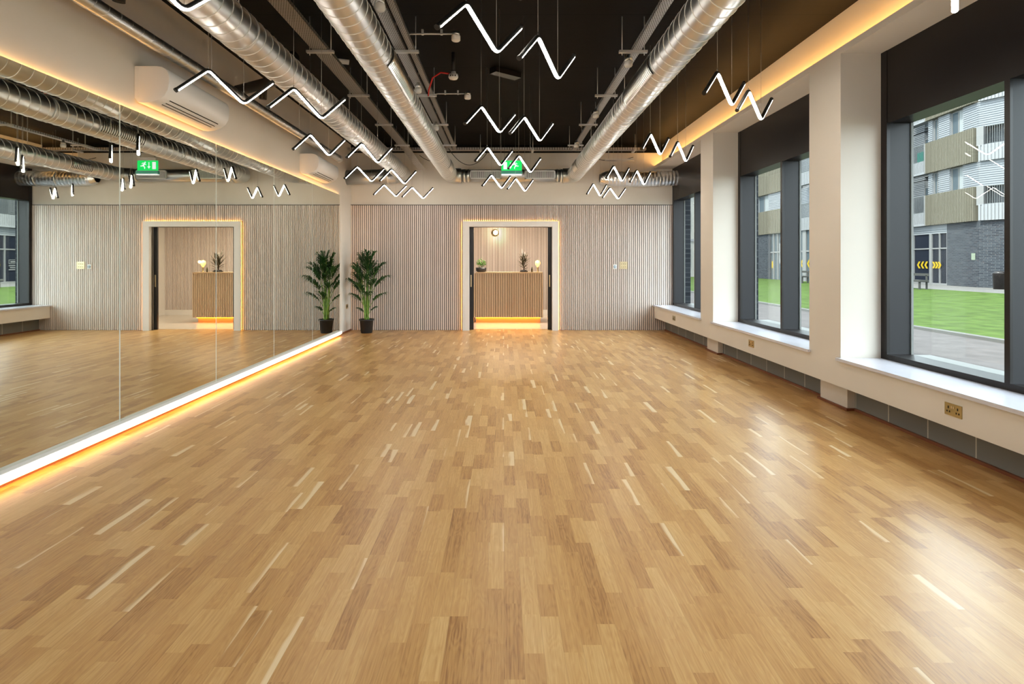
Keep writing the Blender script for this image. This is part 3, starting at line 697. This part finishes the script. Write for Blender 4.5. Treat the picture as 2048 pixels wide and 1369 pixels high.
MB().lathe((-.575, 6.3, 3.575), [(0, .225), (.02, .225), (.02, 0), (0, 0)], 12).build('stem', 'pipe_black', sm)
MB().tube([(-.62, 6.3, 3.56), (-.72, 6.32, 3.58), (-.82, 6.38, 3.54), (-.88, 6.5, 3.44), (-.90, 6.6, 3.40)], .009, 8).build('red_cable', 'red_cable', sm, label='red cable')
for x in (-.60, -.575, -.55): MB().box(x-.006, x+.006, 6.243, 6.25, 3.515, 3.53).build('vent_slot', 'dark_hole', sm)
# flat black driver boxes on the ceiling
for i, (x, y, lab) in enumerate([(.03, 4.85, 'flat black lamp driver box on the ceiling reflecting amber light'), (.02, 7.05, 'flat black lamp driver box farther back on the ceiling')]):
    o = MB().obox((x, y, ZC-.04), (.16, .12, 0), (-.04, .05, 0), (0, 0, .035)).build('driver_box', 'frame_dark', label=lab, category='lamp driver', group='lamp driver boxes on the ceiling')

# ------------------------------------------------------------------ zigzag pendants
def fillet(pts, rad, n=6):
    out = [Vector(pts[0])]
    for i in range(1, len(pts)-1):
        p, a, c = Vector(pts[i]), Vector(pts[i-1]), Vector(pts[i+1]); u, v = (a-p).normalized(), (c-p).normalized()
        s0, s1 = p+u*rad, p+v*rad
        out += [((1-t)**2)*s0+2*t*(1-t)*p+t*t*s1 for t in [k/n for k in range(n+1)]]
    return out+[Vector(pts[-1])]
ZV = H+1.25
def pendant(k_=1.0, clamped=False):
    t = thing('zigzag_pendant', '', 'pendant light', (0, 0, ZV), 'zigzag lamp tubes hung from the ceiling')
    P = [(-.483*k_, 0, -.007*k_), (-.264*k_, 0, .201*k_), (0, 0, 0), (.233*k_, 0, .222*k_)]; top = ZC-.001-(H+1.25*k_)
    path = fillet(P, .035)
    hw = .0145
    # profile: first coordinate = out of plane, second = in-plane normal
    def strip(m, lo, hi, half_w, name, lab=None):
        b = MB(); n = len(path)
        prof = []
        seg = 10
        for k in range(seg+1):
            a = lo+(hi-lo)*k/seg; prof.append((half_w*math.cos(a), half_w*math.sin(a)))
        for k, p in enumerate(path):
            tg = (path[min(k+1, n-1)]-path[max(k-1, 0)]).normalized(); nrm = Vector((-tg.z, 0, tg.x))
            for a, c in prof: b.v.append(tuple(p+Vector((0, 1, 0))*a+nrm*c))
        m_ = len(prof)
        for k in range(n-1):
            for j in range(m_):
                j2 = (j+1) % m_; b.f.append((k*m_+j, k*m_+j2, (k+1)*m_+j2, (k+1)*m_+j)); b.sm.append(j2 != 0)
        b.f.append(tuple(range(m_))); b.sm.append(False); b.f.append(tuple((n-1)*m_+j for j in reversed(range(m_)))); b.sm.append(False)
        o = b.build(name, m, t, local=True)
        if lab: o['label'] = lab
    strip('pipe_black', -.16*PI, 1.16*PI, hw, 'housing', 'black housing')
    strip('led', 1.14*PI, 1.86*PI, hw*1.04, 'diffuser', 'glowing white diffuser')
    for e, q in ((path[0], path[1]), (path[-1], path[-2])):
        d = (e-q).normalized(); MB().tube([e-d*.004, e+d*.012], .0165, 12).build('end_cap', 'pipe_black', t, local=True, label='black end cap')
    for x, z in ((-.264*k_, .205*k_), (0, .012)):
        MB().tube([(x, 0, z-.005), (x, 0, ZD-.148-(H+1.25*k_) if clamped and x == 0 else top)], .0016, 4).build('suspension_wire', 'cable_wire', t, local=True)
        MB().tube([(x, 0, z-.012), (x, 0, z+.014)], .004, 8).build('wire_grip', 'steel_bright', t, local=True)
    return t
FX = []
for cn, (xa, xb), rows in (('mirror side', (-2.05, -1.585), ((.2, .65), (2.3, 2.75), (4.37, 4.82), (6.49, 6.96), (8.58, 8.83), (10.65, 10.87))),
                       ('centre', (-.045, .365), ((-.9, -.5), (1.2, 1.65), (3.30, 3.77), (5.34, 5.71), (7.16, 7.71), (9.36, 9.75))),
                       ('window side', (1.81, 2.25), ((.2, .65), (2.3, 2.77), (4.41, 4.86), (6.44, 6.87), (8.54, 8.93), (10.45, 10.95)))):
    for ri, (ya, yb) in enumerate(rows):
        FX.append((cn, ri, 0, xa, ya)); FX.append((cn, ri, 1, xb, yb))
YAW = {('mirror side', 2, 0): 50, ('mirror side', 2, 1): 52, ('mirror side', 3, 0): 58, ('mirror side', 3, 1): 56, ('centre', 2, 1): 56, ('window side', 2, 0): 45, ('window side', 2, 1): 44,
       ('mirror side', 5, 0): 46, ('mirror side', 5, 1): 45, ('window side', 5, 1): 42}
ordn = ['behind the camera', 'just out of view overhead', 'first row in view', 'second row in view', 'third row in view', 'rearmost row']
protos = {}
for cn, ri, k, x, y in FX:
    q = 1.0
    if cn == 'mirror side': q = .97 if k else 1.0
    if cn == 'window side' and ri == 5 and k: q = .95
    cl = cn == 'mirror side' and k == 0
    if ri == 5 and cl: y = 10.52
    if (q, cl) in protos: o = copy_tree(protos[q, cl])
    else: o = protos[q, cl] = pendant(q, cl)
    o.location = (x*q, y*q, H+1.25*q); o.rotation_euler = (0, 0, R(YAW.get((cn, ri, k), 51)))
    o['label'] = 'zigzag lamp tube, %s of its pair, %s column, %s' % (('left one', 'right one')[k], cn, ordn[ri])

# ------------------------------------------------------------------ air conditioners
def aircon(y0, y1, label):
    t = thing('air_conditioner', label, 'air conditioner', (-3.19, (y0+y1)/2, 2.79), 'white air conditioners on the left wall')
    pr = [(0, 3.115), (.19, 3.115), (.235, 3.108), (.268, 3.09), (.29, 3.065), (.30, 3.03), (.302, 2.97), (.292, 2.91), (.262, 2.86), (.215, 2.825), (.15, 2.803), (.08, 2.795), (.03, 2.80), (0, 2.84)]
    b = MB(); n = len(pr)
    for y in (y0, y0+.008, y1-.008, y1):
        k = .985 if y in (y0, y1) else 1
        for o_, z in pr: b.v.append((-3.189+o_*k, y, 2.95+(z-2.95)*k))
    for s in range(3):
        for j in range(n):
            j2 = (j+1) % n; b.f.append((s*n+j, s*n+j2, (s+1)*n+j2, (s+1)*n+j)); b.sm.append(s == 1 and 0 < j < n-2)
    b.f.append(tuple(reversed(range(n)))); b.sm.append(False); b.f.append(tuple(3*n+j for j in range(n))); b.sm.append(False)
    b.build('casing', 'white_plastic', t)
    for (oa, za), (ob, zb) in (((.246, 2.846), (.238, 2.840)), ((.212, 2.823), (.204, 2.819)), ((.178, 2.812), (.170, 2.809))):
        MB().quad([(-3.189+oa, y0+.10, za-.0015), (-3.189+oa, y1-.12, za-.0015), (-3.189+ob, y1-.12, zb-.0015), (-3.189+ob, y0+.10, zb-.0015)]).build('louvre_gap', 'dark_hole', t, label='dark louvre gap')
    MB().box(-3.187, -3.15, y0-.003, y0+.0, 2.84, 3.10).build('mounting_plate', 'white_plastic', t)
aircon(4.79, 5.84, 'white wall air conditioner nearest the camera above the mirrors')
aircon(8.66, 9.70, 'white wall air conditioner nearest the far wall above the mirrors')

# ------------------------------------------------------------------ exit sign
ex = thing('exit_sign', 'green running man exit sign hung in front of the far wall', 'exit sign', (.13, 10.1, 3.0))
EX0, EX1, EZ0, EZ1, EY = -.05, .325, 3.065, 3.265, 10.1
MB().box(EX0+.03, EX1-.03, EY-.03, EY+.03, EZ1, EZ1+.05).build('housing', 'exit_housing', ex, label='grey lamp housing')
pn = MB().box(EX0, EX1, EY-.004, EY+.004, EZ0+.02, EZ1).build('sign_panel', 'exit_green', ex, label='glowing green panel')
b = MB(); yq = EY-.0048
def rect(x0, x1, z0, z1): b.quad([(x0, yq, z0), (x1, yq, z0), (x1, yq, z1), (x0, yq, z1)])
rect(EX0+.04, EX0+.105, EZ0+.045, EZ1-.025)
# arrow pointing down
ax = EX0+.165; rect(ax-.007, ax+.007, EZ0+.09, EZ1-.03); b.quad([(ax-.028, yq, EZ0+.095), (ax, yq, EZ0+.05), (ax+.028, yq, EZ0+.095)])
def limb(p, q, w_):
    p, q = Vector((p[0], yq, p[1])), Vector((q[0], yq, q[1])); d = (q-p).normalized(); s_ = Vector((d.z, 0, -d.x))*w_; b.quad([p-s_, q-s_, q+s_, p+s_])
mx, mz = EX0+.255, EZ0+.105
b.quad([(mx-.022+.014*math.cos(2*PI*k/12), yq, mz+.062+.014*math.sin(2*PI*k/12)) for k in range(12)])
limb((mx-.018, mz+.045), (mx+.018, mz+.0), .014); limb((mx+.018, mz), (mx+.062, mz-.004), .009); limb((mx+.012, mz), (mx-.015, mz-.025), .009); limb((mx-.015, mz-.025), (mx-.012, mz-.055), .008)
limb((mx-.012, mz+.045), (mx+.022, mz+.052), .006); limb((mx+.022, mz+.052), (mx+.035, mz+.030), .006); limb((mx-.020, mz+.035), (mx-.040, mz+.015), .006)
b.build('running_man_symbol', 'exit_white', pn, label='white running man, arrow and door')
MB().box(EX0-.01, EX1+.01, EY-.03, EY+.03, EZ0-.045, EZ0+.012).build('lens', 'exit_lens', ex, label='teal glass lens')
MB().box(EX0+.0, EX1-.0, EY-.032, EY+.032, EZ0-.062, EZ0-.045).build('lamp_bar', 'exit_white', ex, label='bright lamp bar')
for x in (EX0+.06, EX1-.06): MB().tube([(x, EY, EZ1+.05), (x, EY, ZC)], .003, 6).build('rod', 'pipe_black', ex)

# ------------------------------------------------------------------ sockets and wall controls
def socket_right(y, label):
    z, x = .388, XD
    t = thing('power_socket', label, 'power socket', (x, y, z), 'brass double sockets on the dado')
    MB().box(x-.006, x, y-.073, y+.073, z-.043, z+.043).build('plate', 'brass', t)
    for s in (-1, 1):
        yc = y+s*.040
        h = MB().box(x-.0068, x-.006, yc-.005, yc+.005, z+.004, z+.022).box(x-.0068, x-.006, yc-.016, yc-.006, z-.022, z-.009).box(x-.0068, x-.006, yc+.006, yc+.016, z-.022, z-.009)
        h.build('pin_holes', 'dark_hole', t)
        MB().box(x-.010, x-.006, y+s*.008-.005, y+s*.008+.005, z+.010, z+.026).build('rocker_switch', 'brass_pale', t)
def yat(px, X): return X*1110/(px-1008)
for px, lab in ((1907.5, 'brass double socket under the nearest window'), (1503, 'brass double socket under the middle window'), (1348, 'brass double socket under the farthest window')):
    socket_right(yat(px, XD), lab)
t = thing('power_socket', 'brass socket low on the left wall beside the palm', 'power socket', (-3.19, 11.27, .52))
MB().box(-3.19, -3.184, 11.20, 11.34, .477, .563).build('plate', 'brass', t); MB().box(-3.184, -3.183, 11.22, 11.25, .50, .54).box(-3.184, -3.183, 11.29, 11.32, .50, .54).build('pin_holes', 'dark_hole', t)
t = thing('switch_plate', 'square brass switch plate on the slatted wall right of the doorway', 'light switch', (2.48, 11.545, 1.36))
MB().box(2.405, 2.565, 11.535, 11.547, 1.275, 1.428).build('plate', 'brass_pale', t)
for i in range(3):
    for j in range(2): MB().lathe((2.445+.04*i, 11.528, 1.32+.06*j), [(0, 0), (.008, 0), (.008, .008), (0, .008)], 12, 'y').build('rotary_knob', 'brass', t)
t = thing('thermostat', 'small white control with a blue ring left of the switch plate', 'thermostat', (2.30, 11.545, 1.33))
MB().box(2.265, 2.345, 11.533, 11.547, 1.275, 1.37).build('plate', 'white_plastic', t); MB().lathe((2.305, 11.528, 1.322), [(.014, 0), (.028, 0), (.028, .006), (.014, .006)], 20, 'y').build('dial_ring', 'blue_dial', t, label='blue ring')

# ------------------------------------------------------------------ outside
GZ = -.12
struct('ground_pavement', MB().box(3.9, 60, -30, 100, GZ-.3, GZ), 'asphalt', 'grey paved ground around the lawn', 'pavement')
b = MB().box(9.62, 23.6, -30, 62, GZ-.1, GZ+.05); lawn = b.build('lawn', 'grass', label='mown green lawn between the pavement and the flats', category='lawn'); lawn['kind'] = 'structure'
struct('kerb', MB().box(9.45, 9.62, -30, 62, GZ-.1, GZ+.06), 'kerb', 'stone kerb along the near lawn edge', 'kerb')
struct('path', MB().box(23.6, 32, -30, 62, GZ-.1, GZ+.04), 'path', 'pale footpath in front of the flats', 'path')

class Facade:      # builds pieces in a facade frame: s along, o outward, z up
    def __init__(s, root, p, d): s.root = root; s.p = Vector((*p, 0)); s.d = Vector((*d, 0)).normalized(); s.n = Vector((-abs(s.d.y), s.d.x*(1 if s.d.y > 0 else -1)*1.0, 0)).normalized()
    def P(s, a, o, z): return s.p+s.d*a+s.n*o+Vector((0, 0, z))
    def add(s, mb, a0, a1, z0, z1, o0, o1):
        c = s.P((a0+a1)/2, (o0+o1)/2, (z0+z1)/2); mb.obox(c, s.d*((a1-a0)/2), s.n*((o1-o0)/2), Vector((0, 0, (z1-z0)/2))); return mb
    def box(s, name, m, *a, parent=None, **kw): return s.add(MB(), *a).build(name, m, parent or s.root, **kw)
    def corr(s, name, m, a0, a1, z0, z1, o0, o1, pitch=.16):
        b = s.add(MB(), a0, a1, z0, z1, o0, o1-.03); x = a0
        while x < a1-.01: s.add(b, x, min(x+pitch*.55, a1), z0, z1, o1-.03, o1+.01); x += pitch
        return b.build(name, m, s.root)
    def louv(s, name, m, a0, a1, z0, z1, o0, o1):
        b = s.add(MB(), a0, a1, z0, z1, o0, o1-.03); z = z0
        while z < z1-.02: s.add(b, a0, a1, z, min(z+.07, z1), o1-.03, o1+.01); z += .13
        return b.build(name, m, s.root)
    def rail(s, a0, a1, z0, z1, o):
        b = MB(); s.add(b, a0, a1, z1-.04, z1, o-.02, o+.02); s.add(b, a0, a1, z0, z0+.03, o-.02, o+.02); x = a0
        while x < a1: s.add(b, x, x+.022, z0, z1, o-.01, o+.01); x += .11
        return b.build('railing', 'rail', s.root)
    def win(s, a0, a1, z0, z1, o, glass='win_glass', curtain=False):
        b = MB()
        for q in ((a0, a0+.06, z0, z1), (a1-.06, a1, z0, z1), (a0, a1, z0, z0+.06), (a0, a1, z1-.06, z1), ((a0+a1)/2-.03, (a0+a1)/2+.03, z0, z1)): s.add(b, *q, o, o+.05)
        f = b.build('window', 'win_white', s.root)
        s.box('pane', glass, a0+.05, a1-.05, z0+.05, z1-.05, o+.005, o+.02, parent=f)
        if curtain: s.box('curtain', 'curtain', a0+.06, a0+(a1-a0)*.45, z0+.06, z1-.06, o+.021, o+.03, parent=f)
Z1, Z2, Z3, Z4, Z5, Z6, Z7 = 3.87, 5.9, 7.37, 9.4, 10.9, 12.9, 15
b1 = thing('apartment_building', 'block of flats seen through the nearest window, pale cladding over grey brick', 'building', (30, 35, 0))
f = Facade(b1, (28.1, 32.9), (.115, .993))
for k, (za, zb) in enumerate(((Z1, Z2), (Z3, Z4), (Z5, Z6))):
    f.corr('balcony_front', 'clad_beige', .05, 4.5, za, zb, -.3, .25, .14)
    f.box('balcony_end', 'win_white', 4.5, 4.62, za, zb, -.3, .25)
    f.box('floor_edge', 'clad_white', 4.62, 7.6, za, za+.12, -.3, .25)
    f.corr('balcony_parapet', 'clad_white', 4.62, 7.6, za+.1, za+.9, .1, .2, .16)
    f.rail(4.62, 7.6, za+.9, zb, .15)
    f.win(6.0, 7.5, za+.2, zb+.9, -1.55, curtain=True)
    f.louv('louvre_cladding', 'clad_louvre', 7.5, 10.3, za, zb+1.4, -1.8, -1.5); f.louv('louvre_cladding', 'clad_louvre', 4.62, 6.0, za, zb+1.4, -1.8, -1.5)
for za, zb in ((Z2, Z3), (Z4, Z5)):
    f.louv('louvre_cladding', 'clad_louvre', 0, 1.3, za, zb, -.4, -.02); f.win(1.3, 2.5, za, zb, -.2, curtain=True)
    f.louv('louvre_cladding', 'clad_louvre', 2.5, 3.6, za, zb, -.4, -.02); f.win(3.6, 4.2, za, zb, -.2); f.louv('louvre_cladding', 'clad_louvre', 4.2, 4.62, za, zb, -.4, -.02)
f.box('brick_base', 'brick_grey', 0, 2.76, GZ, Z1, -.6, -.02)
f.box('shopfront_backing', 'win_glass_dark', 2.76, 7.6, GZ, 3.3, -.5, -.12)
f.louv('shopfront_header', 'clad_louvre', 2.76, 7.6, 3.3, Z1, -.5, -.05)
f.box('core', 'clad_white', 0, 10.3, GZ, Z7, -5, -1.9); f.box('top_wall', 'clad_white', 0, 7.6, Z6, Z7, -2, -.0)
for s_ in (2.76, 3.5, 4.3, 6.25, 7.4): f.box('shopfront_mullion', 'win_white', s_, s_+(.26 if s_ == 4.3 else .07), GZ, 3.3, -.13, -.04)
f.box('shopfront_transom', 'win_white', 2.76, 7.6, 2.28, 2.36, -.13, -.05)
f.box('shopfront_sill', 'win_white', 2.76, 7.6, GZ, GZ+.15, -.13, -.03)
cv = MB()
def chev(b, f, a, z, sg, sz=.24, o=-.03):
    for s2 in (-1, 1):
        p0, p1 = (a, z), (a+sg*sz*.8, z+s2*sz)
        q = [f.P(p0[0], o, p0[1]), f.P(p0[0]+sg*.20, o, p0[1]), f.P(p1[0]+sg*.20, o, p1[1]), f.P(p1[0], o, p1[1])]; b.quad(q if sg*s2 > 0 else q[::-1])
for k in range(3): chev(cv, f, 5.85-.40*k, 1.22, -1)
for k in range(3): chev(cv, f, 3.30+.28*k, 1.22, 1, .22)
cv.build('chevron_sign', 'yellow', b1, label='yellow chevrons on the shopfront glass')
tx2 = MB()
for a0, a1, z0, z1 in ((6.6, 7.5, 1.55, 1.59), (6.6, 7.5, 1.28, 1.32), (6.6, 6.64, 1.28, 1.59), (7.46, 7.5, 1.28, 1.59), (6.75, 7.35, 1.38, 1.48), (6.6, 7.4, 1.12, 1.19), (6.7, 7.2, .98, 1.05), (6.6, 7.45, .84, .91)): f.add(tx2, a0, a1, z0, z1, -.04, -.03)
tx2.build('shop_lettering', 'win_white', b1, label='white shop lettering')
f.box('door_plate', 'ext_pale', .25, .55, 1.55, 1.95, -.02, .0)
tb = f.add(MB(), 5.0, 5.7, Z3+.95, Z3+1.6, -.3, .05); tb.build('storage_box', 'teal', label='teal storage box on a balcony across the lawn', category='box')
g = Facade(b1, (28.1, 32.9), (.45, -.9)); g.n = Vector((-.9, -.45, 0)).normalized()
for k, (za, zb) in enumerate(((Z1, Z2), (Z3, Z4), (Z5, Z6))):
    g.corr('balcony_parapet', 'clad_white', .1, 8, za, za+.95, -.2, .2, .17); g.rail(.5, 8, za+.95, zb, .1)
    g.louv('louvre_cladding', 'clad_louvre', 0, 8, za+.9, zb+1.5, -1.4, -1.0); g.box('balcony_end', 'win_white', 0, .35, za+.9, zb, -.3, .2)
    g.louv('louvre_cladding', 'clad_louvre', 0, 3.0, zb, zb+1.5, -.5, -.03)
g.box('brick_base', 'brick_grey', 0, 9, GZ, Z1, -.6, -.02); g.box('core', 'clad_white', 0, 9, Z1, Z7, -5, -1.5)
b2 = thing('apartment_building', 'flats with beige balcony bands seen through the middle window', 'building', (25, 47, 0))
f = Facade(b2, (23.2, 40.5), (0, 1))
for k, (za, zb) in enumerate(((Z1, Z2), (Z3, Z4), (Z5, Z6))):
    f.corr('balcony_front', 'clad_beige', 4.7, 12.5, za, zb, -.3, .1, .22)
    f.corr('balcony_parapet', 'clad_white', 0, 3.2, za, za+.95, -.2, .1, .17); f.rail(0, 3.2, za+.95, zb, .05)
    f.louv('louvre_cladding', 'clad_louvre', 0, 4.7, za+.95, zb+1.47, -1.2, -.9)
for za, zb in ((Z2, Z3), (Z4, Z5)):
    f.louv('louvre_cladding', 'clad_louvre', 4.7, 8.3, za, zb, -.4, -.05); f.win(8.3, 10.3, za, zb, -.2, curtain=True); f.louv('louvre_cladding', 'clad_louvre', 10.3, 12.5, za, zb, -.4, -.05)
f.box('brick_base', 'brick_grey', 7.9, 12.5, GZ, Z1, -.6, -.04)
f.box('shopfront_glass', 'win_glass', 3.4, 7.9, GZ, Z1, -.5, -.12); f.box('shopfront_glass', 'win_glass', 0, 3.2, GZ, Z1, -.5, -.12)
for s_ in (3.2, 5.2, 6.6, 7.3, 2.2, 1.2): f.box('shopfront_mullion', 'win_white', s_, s_+(.5 if s_ == 2.2 else .1), GZ, Z1, -.13, -.02)
f.box('shopfront_transom', 'win_white', 0, 7.9, 2.2, 2.32, -.13, -.04)
f.box('poster', 'win_white', 5.4, 6.5, 1.3, 3.0, -.12, -.10); f.box('poster', 'yellow', 7.35, 7.8, .9, 1.5, -.12, -.10)
cv = MB(); chev(cv, f, 2.05, 1.3, -1, .3); chev(cv, f, 3.0, 1.3, -1, .3); cv.build('chevron_sign', 'yellow', b2, label='yellow chevrons')
f.box('core', 'clad_white', 0, 12.5, GZ, Z7, -4, -1.4); f.box('end_cladding', 'clad_white', 12.3, 12.5, GZ, Z7, -2, -.3)
b3 = thing('apartment_building', 'white building seen through the farthest window', 'building', (18, 58, 0))
f = Facade(b3, (22, 56), (-1, 0)); f.n = Vector((0, -1, 0))
f.box('wall', 'white_brick', 0, 10, GZ, 12, -5, 0); f.box('roof_edge', 'roof_grey', -.1, 10.1, 12, 12.6, -5, .3)
for z in (1.0, 4.6, 8.2):
    for s_ in (.8, 3.2, 5.6, 8.0): f.win(s_, s_+1.1, z, z+1.9, 0)
f.box('string_course', 'roof_grey', 0, 10, 3.5, 3.75, 0, .08); f.box('string_course', 'roof_grey', 0, 10, 9.0, 9.3, 0, .5)
for (x, y, lab) in ((22.8, 30.1, 'grey park bench beyond the lawn by the shopfront'), (21.2, 39.0, 'grey park bench beyond the lawn seen past the pier')):
    t = thing('park_bench', lab, 'bench', (x, y, GZ), 'park benches by the far path')
    MB().box(x-.25, x+.25, y, y+1.9, .34, .44).build('seat', 'bench', t); MB().box(x+.2, x+.26, y, y+1.9, .66, .80).build('backrest', 'bench', t)
    for yy in (y+.1, y+1.7):
        MB().box(x-.2, x-.12, yy, yy+.08, GZ, .34).build('leg', 'bench', t); MB().box(x+.2, x+.26, yy, yy+.08, GZ, .70).build('leg', 'bench', t)
bn = MB().lathe((27.3, 30.6, GZ), [(0, 0), (.25, 0), (.28, .9), (.30, .92), (.18, 1.02), (0, 1.04)], 20)
bn.build('litter_bin', 'frame_dark', label='dark litter bin against the grey brick wall', category='bin')
